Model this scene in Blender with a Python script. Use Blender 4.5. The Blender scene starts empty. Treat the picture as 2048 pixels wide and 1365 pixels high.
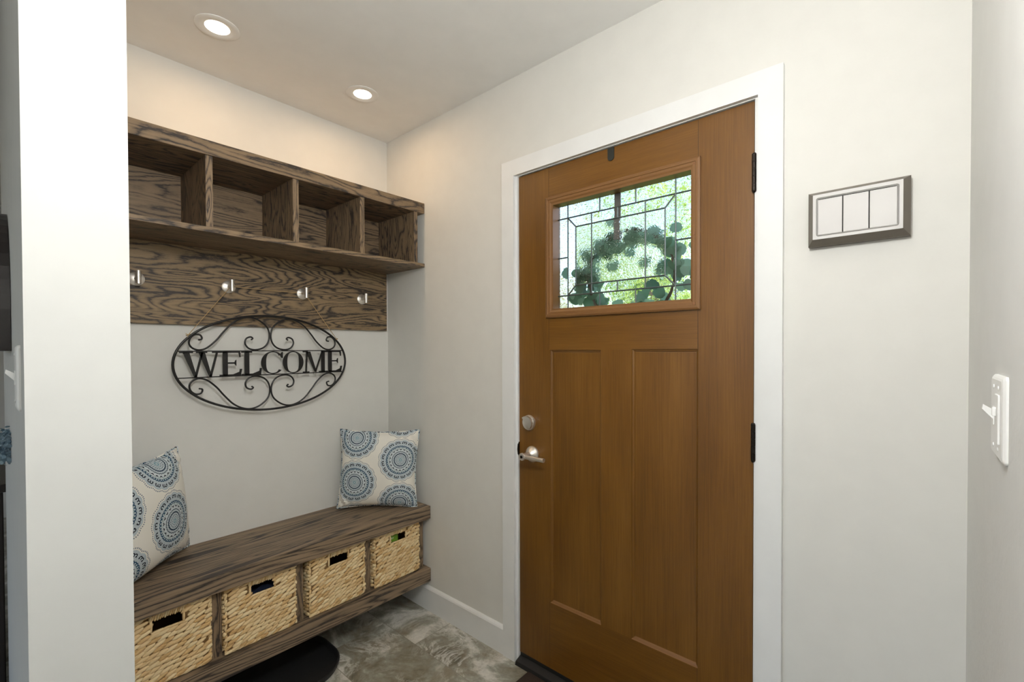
import bpy, bmesh, math, random
from mathutils import Vector, Matrix
random.seed(7)
PI = math.pi
S = bpy.context.scene
C = S.collection

# ------------------------------------------------------------------ camera, world, exposure, lights
cd = bpy.data.cameras.new('camera'); cam = bpy.data.objects.new('camera', cd); C.objects.link(cam)
CX, CY, CZ = -1.4618, -2.2074, 1.3218
yaw, pit, rol = math.radians(41.0568), math.radians(-.715), math.radians(-.1569)
Fw = Vector((math.cos(yaw)*math.cos(pit), math.sin(yaw)*math.cos(pit), math.sin(pit)))
R0 = Vector((math.sin(yaw), -math.cos(yaw), 0)); U0 = R0.cross(Fw)
Rr = R0*math.cos(rol)+U0*math.sin(rol); Uu = -R0*math.sin(rol)+U0*math.cos(rol)
M = Matrix.Identity(4)
for i in range(3):
    M[i][0] = Rr[i]; M[i][1] = Uu[i]; M[i][2] = -Fw[i]
M[0][3], M[1][3], M[2][3] = CX, CY, CZ
cam.matrix_world = M
cd.sensor_width = 36; cd.lens = 918.032/2048*36
cd.shift_x = -5.34/2048; cd.shift_y = 27.16/2048
cd.clip_start = .02; cd.clip_end = 200
S.camera = cam

S.view_settings.view_transform = 'Standard'; S.view_settings.look = 'None'
S.view_settings.gamma = 1; S.view_settings.use_curve_mapping = False
S.view_settings.exposure = 0.0

W = bpy.data.worlds.new('world'); S.world = W; W.use_nodes = True
wn = W.node_tree.nodes; wl = W.node_tree.links
sky = wn.new('ShaderNodeTexSky'); sky.sky_type = 'NISHITA'; sky.sun_disc = False
sky.sun_elevation = math.radians(48); sky.sun_rotation = math.radians(200); sky.air_density = 1.0; sky.dust_density = 3.0
bg = wn['Background']; bg.inputs['Strength'].default_value = 0.62
wl.new(sky.outputs[0], bg.inputs['Color'])

def light(name, kind, loc, energy, color, size=.1, rot=(0, 0, 0), size_y=None, parent=None, spread=None):
    l = bpy.data.lights.new(name, kind); l.energy = energy; l.color = color
    if kind == 'AREA':
        l.size = size
        if size_y: l.shape = 'RECTANGLE'; l.size_y = size_y
        else: l.shape = 'DISK'
        if spread: l.spread = spread
    elif kind == 'POINT': l.shadow_soft_size = size
    o = bpy.data.objects.new(name, l); C.objects.link(o); o.location = loc; o.rotation_euler = rot
    if parent: o.parent = parent
    return o
sun = light('sun', 'SUN', (5, 5, 8), 3.2, (1, .95, .85), rot=(math.radians(38), math.radians(-25), 0)); sun.data.angle = .01
# fill light added outside an invented, unseen window behind the camera
light('unseen_window_fill', 'AREA', (-5.35, -.3, 1.5), 14, (1, .99, .97), 2.6, rot=(0, -PI/2, 0), size_y=1.7)

FILL_E, CAN_E, GR = 68, 1.5, .12          # globe radiance, downlight watts, globe radius
FILL_C, CAN_C = (1, .985, .955), (1, .66, .36)

# ------------------------------------------------------------------ node helper
class NT:
    def __init__(s, name):
        s.m = bpy.data.materials.new(name); s.m.use_nodes = True
        s.t = s.m.node_tree; s.n = s.t.nodes; s.l = s.t.links
        s.b = s.n['Principled BSDF']; s.out = s.n['Material Output']
    def put(s, sock, v):
        if v is None: return
        if isinstance(v, bpy.types.NodeSocket): s.l.new(v, sock)
        else:
            if isinstance(v, (tuple, list)) and len(v) == 3 and sock.type == 'RGBA': v = tuple(v)+(1,)
            sock.default_value = v
    def m_(s, op, a, b=None, c=None):
        n = s.n.new('ShaderNodeMath'); n.operation = op
        s.put(n.inputs[0], a); s.put(n.inputs[1], b); s.put(n.inputs[2], c); return n.outputs[0]
    def v_(s, op, a, b=None):
        n = s.n.new('ShaderNodeVectorMath'); n.operation = op
        s.put(n.inputs[0], a); s.put(n.inputs[1], b); return n.outputs[0]
    def obj(s): return s.n.new('ShaderNodeTexCoord').outputs['Object']
    def uv(s): return s.n.new('ShaderNodeTexCoord').outputs['UV']
    def sep(s, v):
        n = s.n.new('ShaderNodeSeparateXYZ'); s.put(n.inputs[0], v); return n.outputs[0], n.outputs[1], n.outputs[2]
    def com(s, x, y, z):
        n = s.n.new('ShaderNodeCombineXYZ'); s.put(n.inputs[0], x); s.put(n.inputs[1], y); s.put(n.inputs[2], z); return n.outputs[0]
    def noise(s, v, scale, detail=3, rough=.5, dist=0, col=False):
        n = s.n.new('ShaderNodeTexNoise'); s.put(n.inputs['Vector'], v)
        n.inputs['Scale'].default_value = scale; n.inputs['Detail'].default_value = detail
        n.inputs['Roughness'].default_value = rough; n.inputs['Distortion'].default_value = dist
        return n.outputs['Color' if col else 'Fac']
    def ramp(s, f, stops, interp='LINEAR'):
        n = s.n.new('ShaderNodeValToRGB'); e = n.color_ramp.elements; n.color_ramp.interpolation = interp
        while len(e) < len(stops): e.new(.5)
        for k, (p, c) in enumerate(stops):
            e[k].position = p; e[k].color = tuple(c)+(1,) if len(c) == 3 else c
        s.put(n.inputs[0], f); return n.outputs[0]
    def mix(s, f, a, b, mode='MIX'):
        n = s.n.new('ShaderNodeMix'); n.data_type = 'RGBA'; n.blend_type = mode
        s.put(n.inputs[0], f); s.put(n.inputs[6], a); s.put(n.inputs[7], b); return n.outputs[2]
    def bump(s, h, strength=.3, dist=.002):
        n = s.n.new('ShaderNodeBump'); n.inputs['Strength'].default_value = strength; n.inputs['Distance'].default_value = dist
        s.put(n.inputs['Height'], h); s.l.new(n.outputs[0], s.b.inputs['Normal'])
    def set(s, **k):
        for a, v in k.items(): s.put(s.b.inputs[a.replace('_', ' ')], v)
        return s

def plain(name, col, rough=.5, metal=0, bumpk=None, spec=.5):
    t = NT(name); t.set(Roughness=rough, Metallic=metal); t.b.inputs['Specular IOR Level'].default_value = spec
    n = t.noise(t.obj(), 12, 3)
    t.set(Base_Color=t.mix(n, tuple(c*.96 for c in col), tuple(min(1, c*1.04) for c in col)))
    if bumpk: t.bump(t.noise(t.obj(), bumpk[0], 4), bumpk[1], bumpk[2])
    return t.m

WALL = plain('greige_wall_paint', (.75, .742, .70), .6, 0, (60, .12, .002), .3)
CEIL = plain('ceiling_paint', (.86, .855, .83), .85, 0, (90, .1, .001), .2)
COL = plain('pale_wall_paint', (.60, .605, .58), .55, 0, (60, .08, .002), .3)
RWALL = plain('eggshell_wall_paint', (.76, .765, .745), .5, 0, (70, .22, .003), .3)
TRIM = plain('white_trim_paint', (.83, .84, .83), .35)
PLASTIC = plain('white_plastic', (.84, .84, .82), .3)
NICKEL = plain('brushed_nickel', (.78, .74, .68), .36, .9, (200, .1, .0005))
NICKELP = plain('nickel_panel', (.50, .49, .475), .5, .15, (400, .08, .0004))
BRONZE = plain('bronze_frame_paint', (.13, .11, .085), .4, .3)
BLACKM = plain('black_metal', (.012, .011, .010), .42, .3, (150, .2, .0005))
HINGE = plain('oil_rubbed_hinge', (.03, .024, .02), .3, .8)
BLACKP = plain('black_rubber', (.012, .012, .012), .5, 0, (40, .2, .003))
CORD = plain('jute_cord', (.42, .28, .12), .9, 0, (500, .5, .001))
LEADM = plain('lead_came', (.10, .12, .115), .45, .6)
GREENBAG = plain('green_packet', (.16, .32, .03), .4)
NAVY = plain('navy_cloth', (.005, .012, .035), .9)
DARKWOOD = plain('dark_cabinet_wood', (.012, .007, .006), .35)
GAP = plain('dark_gap', (.01, .01, .01), .8)
PRINT = plain('pale_print', (.75, .8, .65), .6)
VASE = plain('grey_ceramic', (.2, .22, .22), .4)

def oak(name, axis, scale=1.0, light_c=(.205, .142, .084), dark_c=(.040, .031, .026), seed=0, stretch=1.1):
    t = NT(name); x, y, z = t.sep(t.obj())
    a = (x, y, z)[axis]; o = [q for i, q in enumerate((x, y, z)) if i != axis]
    sa = t.m_('MULTIPLY', a, stretch*scale); s1 = t.m_('MULTIPLY', o[0], 6.5*scale); s2 = t.m_('MULTIPLY', o[1], 6.5*scale)
    v = t.v_('ADD', t.com(sa, s1, s2), (seed, seed*1.7, seed*.3))
    n1 = t.noise(v, 1.25, 2.0, .5, .35)
    jag = t.noise(t.v_('MULTIPLY', v, (9.0, 3.6, 3.6)), 2.6, 3, .65)
    f = t.m_('MULTIPLY', n1, 120); f = t.m_('ADD', f, t.m_('MULTIPLY', jag, 4.6))
    sn = t.m_('POWER', t.m_('ADD', t.m_('MULTIPLY', t.m_('SINE', f), .5), .5), .55)
    fine = t.noise(t.v_('MULTIPLY', v, (3.0, 30.0, 30.0)), 2.0, 4, .65)
    blot = t.noise(t.v_('MULTIPLY', v, (1.0, 1.0, 1.0)), 2.3, 2)
    g = t.m_('ADD', t.m_('MULTIPLY', sn, .36), t.m_('MULTIPLY', fine, .74)); g = t.m_('ADD', g, t.m_('MULTIPLY', t.m_('SUBTRACT', blot, .5), .5))
    mid = tuple(l*.62+d*.38 for l, d in zip(light_c, dark_c))
    c = t.ramp(g, [(.30, tuple(d*.85 for d in dark_c)), (.42, tuple(d*1.2 for d in dark_c)), (.51, mid), (.63, light_c), (.82, tuple(l*1.35 for l in light_c))])
    t.set(Base_Color=c, Roughness=.5); t.b.inputs['Specular IOR Level'].default_value = .35
    t.bump(fine, .25, .0015)
    return t.m
OAKX = oak('stained_oak_long_grain', 0)
OAKX2 = oak('stained_oak_bench_grain', 0, 1.2, seed=4.3, stretch=.42, light_c=(.215, .155, .098))
OAKZ = oak('stained_oak_upright_grain', 2, 1.3, seed=9)
OAKP = oak('stained_oak_panel_grain', 0, 1.25, seed=2.2, light_c=(.215, .150, .082))

def doorwood(name, axis):
    t = NT(name); x, y, z = t.sep(t.obj())
    a = (x, y, z)[axis]; o = [q for i, q in enumerate((x, y, z)) if i != axis]
    v = t.com(t.m_('MULTIPLY', a, 1.2), t.m_('MULTIPLY', o[0], 60), t.m_('MULTIPLY', o[1], 60))
    f1 = t.noise(v, 4.0, 5, .7); f2 = t.noise(t.v_('MULTIPLY', v, (1, .12, .12)), 1.5, 3)
    g = t.m_('ADD', t.m_('MULTIPLY', f1, .6), t.m_('MULTIPLY', f2, .5))
    c = t.ramp(g, [(.35, (.095, .037, .0035)), (.55, (.150, .062, .0065)), (.75, (.200, .090, .013))])
    t.set(Base_Color=c, Roughness=.38); t.b.inputs['Specular IOR Level'].default_value = .5
    t.bump(f1, .22, .0012); return t.m
DWV = doorwood('stained_door_vertical_grain', 2); DWH = doorwood('stained_door_horizontal_grain', 1)
DWF = plain('moulded_frame_brown', (.19, .088, .026), .4)

def tile_mat():
    t = NT('veined_stone_tile'); x, y, z = t.sep(t.obj())
    cx = t.m_('DIVIDE', t.m_('ADD', x, .2205+.305*40), .305); col = t.m_('FLOOR', cx); fx = t.m_('FRACT', cx)
    cy = t.m_('DIVIDE', t.m_('ADD', t.m_('ADD', y, .53+.61*40), t.m_('MULTIPLY', t.m_('SUBTRACT', col, 40), .24)), .61); row = t.m_('FLOOR', cy); fy = t.m_('FRACT', cy)
    ex = t.m_('MULTIPLY', t.m_('MINIMUM', fx, t.m_('SUBTRACT', 1, fx)), .305); ey = t.m_('MULTIPLY', t.m_('MINIMUM', fy, t.m_('SUBTRACT', 1, fy)), .61)
    edge = t.m_('MINIMUM', ex, ey); grout = t.m_('LESS_THAN', edge, .0013)
    wn_ = t.n.new('ShaderNodeTexWhiteNoise'); t.put(wn_.inputs['Vector'], t.com(col, row, 3.0)); rnd = wn_.outputs['Color']
    v = t.v_('ADD', t.obj(), t.v_('MULTIPLY', rnd, (20, 20, 20)))
    n1 = t.noise(v, 3.4, 7, .66, .9); n2 = t.noise(t.v_('ADD', v, (7, 3, 1)), 6.0, 8, .72, 1.0); n3 = t.noise(v, 60, 3, .7)
    base = t.ramp(n1, [(.32, (.085, .075, .050)), (.43, (.23, .205, .145)), (.52, (.34, .335, .275)), (.60, (.72, .70, .64))])
    rust = t.ramp(t.noise(t.v_('ADD', v, (1, 9, 4)), 4.5, 4), [(.55, (0, 0, 0)), (.7, (1, 1, 1))])
    base = t.mix(t.m_('MULTIPLY', rust, .4), base, (.26, .17, .07))
    vein = t.m_('ABSOLUTE', t.m_('SUBTRACT', n2, .5)); vein = t.ramp(vein, [(0, (1, 1, 1)), (.012, (.7, .7, .7)), (.045, (0, 0, 0))])
    msk = t.ramp(t.noise(t.v_('ADD', v, (2, 2, 9)), 3.2, 3), [(.45, (0, 0, 0)), (.62, (1, 1, 1))])
    base = t.mix(t.m_('MULTIPLY', t.m_('MULTIPLY', vein, msk), .85), base, (.80, .79, .74))
    base = t.mix(.35, base, t.ramp(n3, [(.3, (.3, .3, .3)), (.7, (1, 1, 1))]), 'MULTIPLY')
    base = t.mix(grout, base, (.24, .22, .18))
    t.set(Base_Color=base, Roughness=.33); t.bump(t.m_('SUBTRACT', t.m_('MULTIPLY', n3, .2), grout), .3, .001)
    return t.m
TILE = tile_mat()

def pillow_mat():
    t = NT('medallion_print_fabric'); u, v, _ = t.sep(t.uv())
    # staggered lattice of medallions, spacing P across and along
    P = .56; R = .272
    cu = t.m_('DIVIDE', u, P); ci = t.m_('FLOOR', cu); fu = t.m_('MULTIPLY', t.m_('SUBTRACT', t.m_('FRACT', cu), .5), P)
    odd = t.m_('MODULO', t.m_('ADD', ci, 10), 2)
    cv = t.m_('DIVIDE', t.m_('ADD', v, t.m_('MULTIPLY', odd, P*.5)), P); fv = t.m_('MULTIPLY', t.m_('SUBTRACT', t.m_('FRACT', cv), .5), P)
    r = t.m_('DIVIDE', t.m_('SQRT', t.m_('ADD', t.m_('MULTIPLY', fu, fu), t.m_('MULTIPLY', fv, fv))), R)
    th = t.m_('DIVIDE', t.m_('ARCTAN2', fv, fu), 2*PI)
    def band(x, c, w): return t.m_('LESS_THAN', t.m_('ABSOLUTE', t.m_('SUBTRACT', x, c)), w)
    def cell(n, r0, ph=0):
        k = t.m_('SUBTRACT', t.m_('FRACT', t.m_('ADD', t.m_('MULTIPLY', th, n), 20+ph)), .5)
        return t.m_('MULTIPLY', k, 2*PI/n*r0), t.m_('SUBTRACT', r, r0)
    def hyp(a, b): return t.m_('SQRT', t.m_('ADD', t.m_('MULTIPLY', a, a), t.m_('MULTIPLY', b, b)))
    def arcs(n, r0, rho, w, up=True, ph=0, dx=0.0, thr=-.02):
        a, b = cell(n, r0, ph)
        if dx: a = t.m_('SUBTRACT', t.m_('ABSOLUTE', a), dx)
        ring = band(hyp(a, b), rho, w)
        side = t.m_('GREATER_THAN', b, thr) if up else t.m_('LESS_THAN', b, -thr)
        return t.m_('MULTIPLY', ring, side)
    def scal(n, amp, base): return t.m_('ADD', base, t.m_('MULTIPLY', t.m_('ABSOLUTE', t.m_('SINE', t.m_('MULTIPLY', th, n*PI))), amp))
    cream, pale, navy, blue, black, grey = (.86, .83, .75), (.46, .53, .57), (.012, .03, .06), (.022, .07, .13), (.012, .014, .024), (.22, .27, .31)
    col = t.mix(t.m_('LESS_THAN', r, scal(16, .05, .90)), cream, t.mix(t.m_('GREATER_THAN', t.noise(t.uv(), 90, 1), .5), pale, (.54, .60, .62)))
    def lay(mask, c):
        nonlocal col
        col = t.mix(mask, col, c)
    edge = t.m_('MULTIPLY', t.m_('LESS_THAN', t.m_('ABSOLUTE', t.m_('SUBTRACT', r, scal(16, .05, .955))), .022), t.m_('GREATER_THAN', t.m_('SINE', t.m_('MULTIPLY', th, 2*PI*96)), -.2))
    lay(edge, grey)
    lay(arcs(16, .80, .047, .015, True, 0, .047, -.01), black)
    a, b = cell(16, .775); lay(t.m_('LESS_THAN', hyp(t.m_('SUBTRACT', t.m_('ABSOLUTE', a), .085), b), .026), black)
    lay(t.m_('LESS_THAN', hyp(a, b), .018), black)
    lay(arcs(20, .61, .044, .016, True, .5, .044, -.03), blue)
    a, b = cell(20, .57, .5); lay(t.m_('LESS_THAN', hyp(t.m_('SUBTRACT', t.m_('ABSOLUTE', a), .06), b), .02), (.2, .3, .28))
    lay(t.m_('MULTIPLY', t.m_('LESS_THAN', r, .56), t.m_('GREATER_THAN', r, .40)), (.60, .66, .68))
    a, b = cell(18, .47); ab = t.m_('ABSOLUTE', a)
    lay(t.m_('MULTIPLY', t.m_('LESS_THAN', t.m_('ABSOLUTE', t.m_('SUBTRACT', b, t.m_('MULTIPLY', ab, .9))), .022), t.m_('LESS_THAN', ab, .045)), black)
    a, b = cell(18, .52, .5); lay(t.m_('LESS_THAN', hyp(a, b), .018), (.2, .3, .28))
    lay(t.m_('LESS_THAN', t.m_('ABSOLUTE', t.m_('SUBTRACT', r, scal(26, .025, .365))), .012), navy)
    lay(band(r, t.m_('ADD', .285, t.m_('MULTIPLY', t.m_('SINE', t.m_('MULTIPLY', th, 2*PI*22)), .006)), .020), navy)
    a, b = cell(18, .20); lay(t.m_('LESS_THAN', hyp(a, b), .017), navy)
    a, b = cell(12, .13); lay(t.m_('LESS_THAN', hyp(a, b), .015), blue)
    lay(band(r, .055, .02), (.22, .36, .42))
    t.set(Base_Color=col, Roughness=.9); t.b.inputs['Specular IOR Level'].default_value = .1
    t.bump(t.noise(t.uv(), 260, 2), .25, .001)
    return t.m
PILLOW = pillow_mat()

def strand_mat():
    t = NT('woven_water_hyacinth'); g = t.n.new('ShaderNodeNewGeometry'); r = g.outputs['Random Per Island']
    v = t.v_('MULTIPLY', t.obj(), (18, 60, 120)); n = t.noise(v, 3, 4, .6)
    f = t.m_('ADD', t.m_('MULTIPLY', r, .55), t.m_('MULTIPLY', n, .5))
    c = t.ramp(f, [(.14, (.38, .20, .075)), (.28, (.66, .43, .19)), (.50, (.80, .59, .32)), (.85, (.88, .73, .45))])
    t.set(Base_Color=c, Roughness=.75); t.b.inputs['Specular IOR Level'].default_value = .25; t.bump(n, .5, .001); return t.m
STRAND = strand_mat()
CORE = plain('basket_core', (.20, .11, .04), .9)  # darkened so the gaps between strands look shaded

def leafmat(name, c1, c2, rough=.5, trans=.25):
    t = NT(name); g = t.n.new('ShaderNodeNewGeometry'); r = g.outputs['Random Per Island']
    c = t.ramp(r, [(0, c1), (1, c2)]); t.set(Base_Color=c, Roughness=rough)
    tr = t.n.new('ShaderNodeBsdfTranslucent'); t.l.new(c, tr.inputs[0]); mx = t.n.new('ShaderNodeMixShader'); mx.inputs[0].default_value = trans
    t.l.new(t.b.outputs[0], mx.inputs[1]); t.l.new(tr.outputs[0], mx.inputs[2]); t.l.new(mx.outputs[0], t.out.inputs[0]); return t.m
LEAFY = leafmat('tree_leaves_yellow_green', (.22, .40, .06), (.62, .75, .22), .6, .4)
LEAFB = leafmat('tree_leaves_sparse', (.30, .28, .10), (.62, .62, .36), .6, .4)
LEAFD = leafmat('dark_shrub_leaves', (.03, .08, .03), (.12, .22, .07))
EUC = leafmat('eucalyptus_leaves', (.08, .20, .12), (.34, .55, .42), .5, .30)
HYD = leafmat('dusty_blue_petals', (.12, .20, .26), (.36, .48, .55), .8, .2)
BARK = plain('bark', (.13, .10, .08), .9, 0, (20, .6, .02))
GRASS = plain('lawn_grass', (.12, .18, .05), .95, 0, (40, .5, .02))
RUGM = plain('dark_brown_mat_pile', (.035, .020, .012), 1.0, 0, (300, .8, .004))

def glassmat(name, textured):
    t = NT(name); nd = t.n
    if textured:
        rf = nd.new('ShaderNodeBsdfRefraction'); rf.inputs['IOR'].default_value = 1.35; rf.inputs['Roughness'].default_value = .02; rf.inputs['Color'].default_value = (.93, .97, .95, 1)
        gl = nd.new('ShaderNodeBsdfGlossy'); gl.inputs['Roughness'].default_value = .08
        x, y, z = t.sep(t.obj()); vv = t.com(x, y, t.m_('MULTIPLY', z, 1.0))
        n = t.noise(vv, 95, 1, .5, 1.2)
        bp = nd.new('ShaderNodeBump'); bp.inputs['Strength'].default_value = 1.0; bp.inputs['Distance'].default_value = .005; t.l.new(n, bp.inputs['Height'])
        t.l.new(bp.outputs[0], rf.inputs['Normal']); t.l.new(bp.outputs[0], gl.inputs['Normal'])
        mx = nd.new('ShaderNodeMixShader'); mx.inputs[0].default_value = .06
        t.l.new(rf.outputs[0], mx.inputs[1]); t.l.new(gl.outputs[0], mx.inputs[2]); t.l.new(mx.outputs[0], t.out.inputs[0])
    else:
        tr = nd.new('ShaderNodeBsdfRefraction'); tr.inputs['Color'].default_value = (.95, .98, .97, 1); tr.inputs['IOR'].default_value = 1.05; tr.inputs['Roughness'].default_value = 0
        bp = nd.new('ShaderNodeBump'); bp.inputs['Strength'].default_value = 1.0; bp.inputs['Distance'].default_value = .009
        t.l.new(t.noise(t.obj(), 55, 1, .5, .6), bp.inputs['Height']); t.l.new(bp.outputs[0], tr.inputs['Normal'])
        gl = nd.new('ShaderNodeBsdfGlossy'); gl.inputs['Roughness'].default_value = .02
        mx = nd.new('ShaderNodeMixShader'); mx.inputs[0].default_value = .05
        t.l.new(tr.outputs[0], mx.inputs[1]); t.l.new(gl.outputs[0], mx.inputs[2]); t.l.new(mx.outputs[0], t.out.inputs[0])
    return t.m
_t = NT('flat_window_glass'); _a = _t.n.new('ShaderNodeBsdfTransparent'); _g = _t.n.new('ShaderNodeBsdfGlossy'); _g.inputs['Roughness'].default_value = .02
_m = _t.n.new('ShaderNodeMixShader'); _m.inputs[0].default_value = .05; _t.l.new(_a.outputs[0], _m.inputs[1]); _t.l.new(_g.outputs[0], _m.inputs[2]); _t.l.new(_m.outputs[0], _t.out.inputs[0]); GFLAT = _t.m
GTEX = glassmat('rain_textured_glass', True); GCLR = glassmat('clear_glass', False)
def emis(name, c, s):
    t = NT(name); e = t.n.new('ShaderNodeEmission'); e.inputs[0].default_value = c+(1,); e.inputs[1].default_value = s
    t.l.new(e.outputs[0], t.out.inputs[0]); return t.m
LENS = emis('lit_lamp_lens', (1, .86, .66), 9)
GLOBE = emis('fill_globe', FILL_C, FILL_E)

# ------------------------------------------------------------------ mesh helpers
def new(): return bmesh.new()
def box(bm, x0, x1, y0, y1, z0, z1, mi=0, bev=0):
    x0, x1 = min(x0, x1), max(x0, x1); y0, y1 = min(y0, y1), max(y0, y1); z0, z1 = min(z0, z1), max(z0, z1)
    vs = [bm.verts.new(p) for p in ((x0,y0,z0),(x1,y0,z0),(x1,y1,z0),(x0,y1,z0),(x0,y0,z1),(x1,y0,z1),(x1,y1,z1),(x0,y1,z1))]
    fs = [bm.faces.new([vs[i] for i in q]) for q in ((0,3,2,1),(4,5,6,7),(0,1,5,4),(1,2,6,5),(2,3,7,6),(3,0,4,7))]
    for f in fs: f.material_index = mi
    if bev:
        es = set(e for f in fs for e in f.edges)
        r = bmesh.ops.bevel(bm, geom=list(es), offset=bev, segments=2, affect='EDGES', profile=.5)
        for f in r['faces']: f.material_index = mi
    return vs
def quad(bm, pts, mi=0):
    f = bm.faces.new([bm.verts.new(p) for p in pts]); f.material_index = mi; return f
def prism(bm, pts, axis, a0, a1, mi=0):
    """polygon pts (2-D) extruded along an axis between a0 and a1"""
    def P(p, a):
        q = list(p); q.insert(axis, a); return q
    n = len(pts); A = [bm.verts.new(P(p, a0)) for p in pts]; B = [bm.verts.new(P(p, a1)) for p in pts]
    fs = [bm.faces.new(A[::-1]), bm.faces.new(B)] + [bm.faces.new([A[i], A[(i+1) % n], B[(i+1) % n], B[i]]) for i in range(n)]
    for f in fs: f.material_index = mi
def frame_of(d):
    d = d.normalized(); up = Vector((0, 0, 1)) if abs(d.z) < .9 else Vector((1, 0, 0))
    a = d.cross(up).normalized(); return a, d.cross(a)
def tube(bm, pts, r, seg=10, closed=False, mi=0, caps=True, smooth=True):
    pts = [Vector(p) for p in pts]; n = len(pts); rings = []; pa = None
    for i, p in enumerate(pts):
        if closed: d = pts[(i+1) % n]-pts[i-1]
        else: d = pts[min(i+1, n-1)]-pts[max(i-1, 0)]
        d.normalize()
        if pa is None: a, b = frame_of(d)
        else:
            a = (pa-d*pa.dot(d)).normalized(); b = d.cross(a)
        pa = a; rr = r(i/(n-1)) if callable(r) else r
        rings.append([bm.verts.new(p+(a*math.cos(2*PI*k/seg)+b*math.sin(2*PI*k/seg))*rr) for k in range(seg)])
    for i in range(n if closed else n-1):
        A, B = rings[i], rings[(i+1) % n]
        for k in range(seg):
            f = bm.faces.new([A[k], A[(k+1) % seg], B[(k+1) % seg], B[k]]); f.material_index = mi; f.smooth = smooth
    if not closed and caps:
        for R_ in (rings[0], rings[-1]):
            f = bm.faces.new(R_); f.material_index = mi
def lathe(bm, prof, o, d, seg=32, mi=0):
    """profile of (radius, height) about the axis d through o"""
    o = Vector(o); d = Vector(d).normalized(); a, b = frame_of(d); rings = []
    for r, h in prof:
        rings.append([bm.verts.new(o+d*h+(a*math.cos(2*PI*k/seg)+b*math.sin(2*PI*k/seg))*max(r, 1e-5)) for k in range(seg)])
    for A, B in zip(rings, rings[1:]):
        for k in range(seg):
            f = bm.faces.new([A[k], A[(k+1) % seg], B[(k+1) % seg], B[k]]); f.smooth = True; f.material_index = mi
    for R_ in (rings[0], rings[-1]): bm.faces.new(R_).material_index = mi
def catmull(pts, k=6, closed=False):
    pts = [Vector(p) for p in pts]; n = len(pts); out = []
    for i in range(n if closed else n-1):
        g = (lambda j: pts[j % n]) if closed else (lambda j: pts[max(0, min(n-1, j))])
        p0, p1, p2, p3 = g(i-1), g(i), g(i+1), g(i+2)
        for s in range(k):
            t = s/k
            out.append(.5*((2*p1)+(p2-p0)*t+(2*p0-5*p1+4*p2-p3)*t*t+(3*p1-p0-3*p2+p3)*t**3))
    if not closed: out.append(pts[-1])
    return out
def obj(name, bm, mats, parent=None, loc=None, recalc=True):
    if recalc: bmesh.ops.recalc_face_normals(bm, faces=bm.faces[:])
    me = bpy.data.meshes.new(name); bm.to_mesh(me); bm.free()
    if name != 'woven_body' and any(f.use_smooth for f in me.polygons): me.set_sharp_from_angle(angle=math.radians(32))
    for m in (mats if isinstance(mats, (list, tuple)) else [mats]): me.materials.append(m)
    o = bpy.data.objects.new(name, me); C.objects.link(o)
    if loc: o.location = loc
    if parent: o.parent = parent
    return o
def tag(o, label, cat, group=None):
    o['label'] = label; o['category'] = cat
    if group: o['group'] = group
    return o
def struct(o, label=None):
    o['kind'] = 'structure'
    if label: o['label'] = label
    return o
def thing(name, label, cat, loc=(0, 0, 0), rz=0, group=None):
    o = bpy.data.objects.new(name, None); C.objects.link(o); o.location = loc; o.rotation_euler = (0, 0, rz); o.empty_display_size = .05
    return tag(o, label, cat, group)
def dup(root, loc, label=None):
    r = root.copy(); C.objects.link(r); r.location = loc
    if label: r['label'] = label
    for ch in list(root.children):
        c = ch.copy(); C.objects.link(c); c.parent = r
        for g in list(ch.children):
            d = g.copy(); C.objects.link(d); d.parent = c
    return r

# ------------------------------------------------------------------ room shell
H = 2.4612; L = 2.3005; T = .0
PX0, PX1, PY = -1.4237, -1.29, -1.126          # partition beside the alcove
WX = -5.0; NY = 3.2
bm = new(); box(bm, WX-.12, .14, -L-.12, NY+.12, -.1, 0); struct(obj('floor', bm, TILE), 'grey-brown veined stone tile floor')
bm = new(); box(bm, WX-.12, .14, -L-.12, NY+.12, H, H+.1); struct(obj('ceiling', bm, CEIL), 'flat off-white painted ceiling')
# door wall with opening
SX = .004
DY0, DY1, DZ0, DZ1 = -.957, -1.8538, .0418, 2.0375       # door slab
OY0, OY1, OZ = DY0+.022, DY1-.022, DZ1+.022
bm = new()
box(bm, 0, .14, OY0, NY, 0, H); box(bm, 0, .14, -L-.12, OY1, 0, H); box(bm, 0, .14, OY1, OY0, OZ, H)
struct(obj('wall_door_side', bm, WALL), 'greige painted wall around the front door')
bm = new(); box(bm, PX1, 0, 0, .12, 0, H); struct(obj('wall_back', bm, WALL), 'greige painted wall at the back of the alcove')
bm = new(); box(bm, PX0, PX1, PY, .30, 0, H); struct(obj('wall_partition', bm, COL), 'pale painted partition end on the left')
bm = new(); box(bm, WX-.12, 0, -L-.12, -L, 0, H); struct(obj('wall_right', bm, RWALL), 'pale painted wall on the right edge')
bm = new(); box(bm, WX, 0, NY, NY+.12, 0, H); struct(obj('wall_far', bm, COL))
bm = new(); WY0, WY1, WZ0, WZ1 = -1.65, 1.05, .6, 2.35
box(bm, WX-.12, WX, -L, WY0, 0, H); box(bm, WX-.12, WX, WY1, NY, 0, H); box(bm, WX-.12, WX, WY0, WY1, 0, WZ0); box(bm, WX-.12, WX, WY0, WY1, WZ1, H)
struct(obj('wall_left', bm, COL))
bm = new()
for y in (WY0, (WY0+WY1)/2-.02, WY1-.04): box(bm, WX-.08, WX-.03, y, y+.04, WZ0, WZ1)
for z in (WZ0, WZ1-.04): box(bm, WX-.08, WX-.03, WY0, WY1, z, z+.04)
w1 = struct(obj('added_window_1', bm, TRIM), 'unseen window added behind the camera to let in fill light')
bm = new(); box(bm, WX-.058, WX-.052, WY0+.04, WY1-.04, WZ0+.04, WZ1-.04); obj('added_window_pane', bm, GFLAT, w1)

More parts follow.
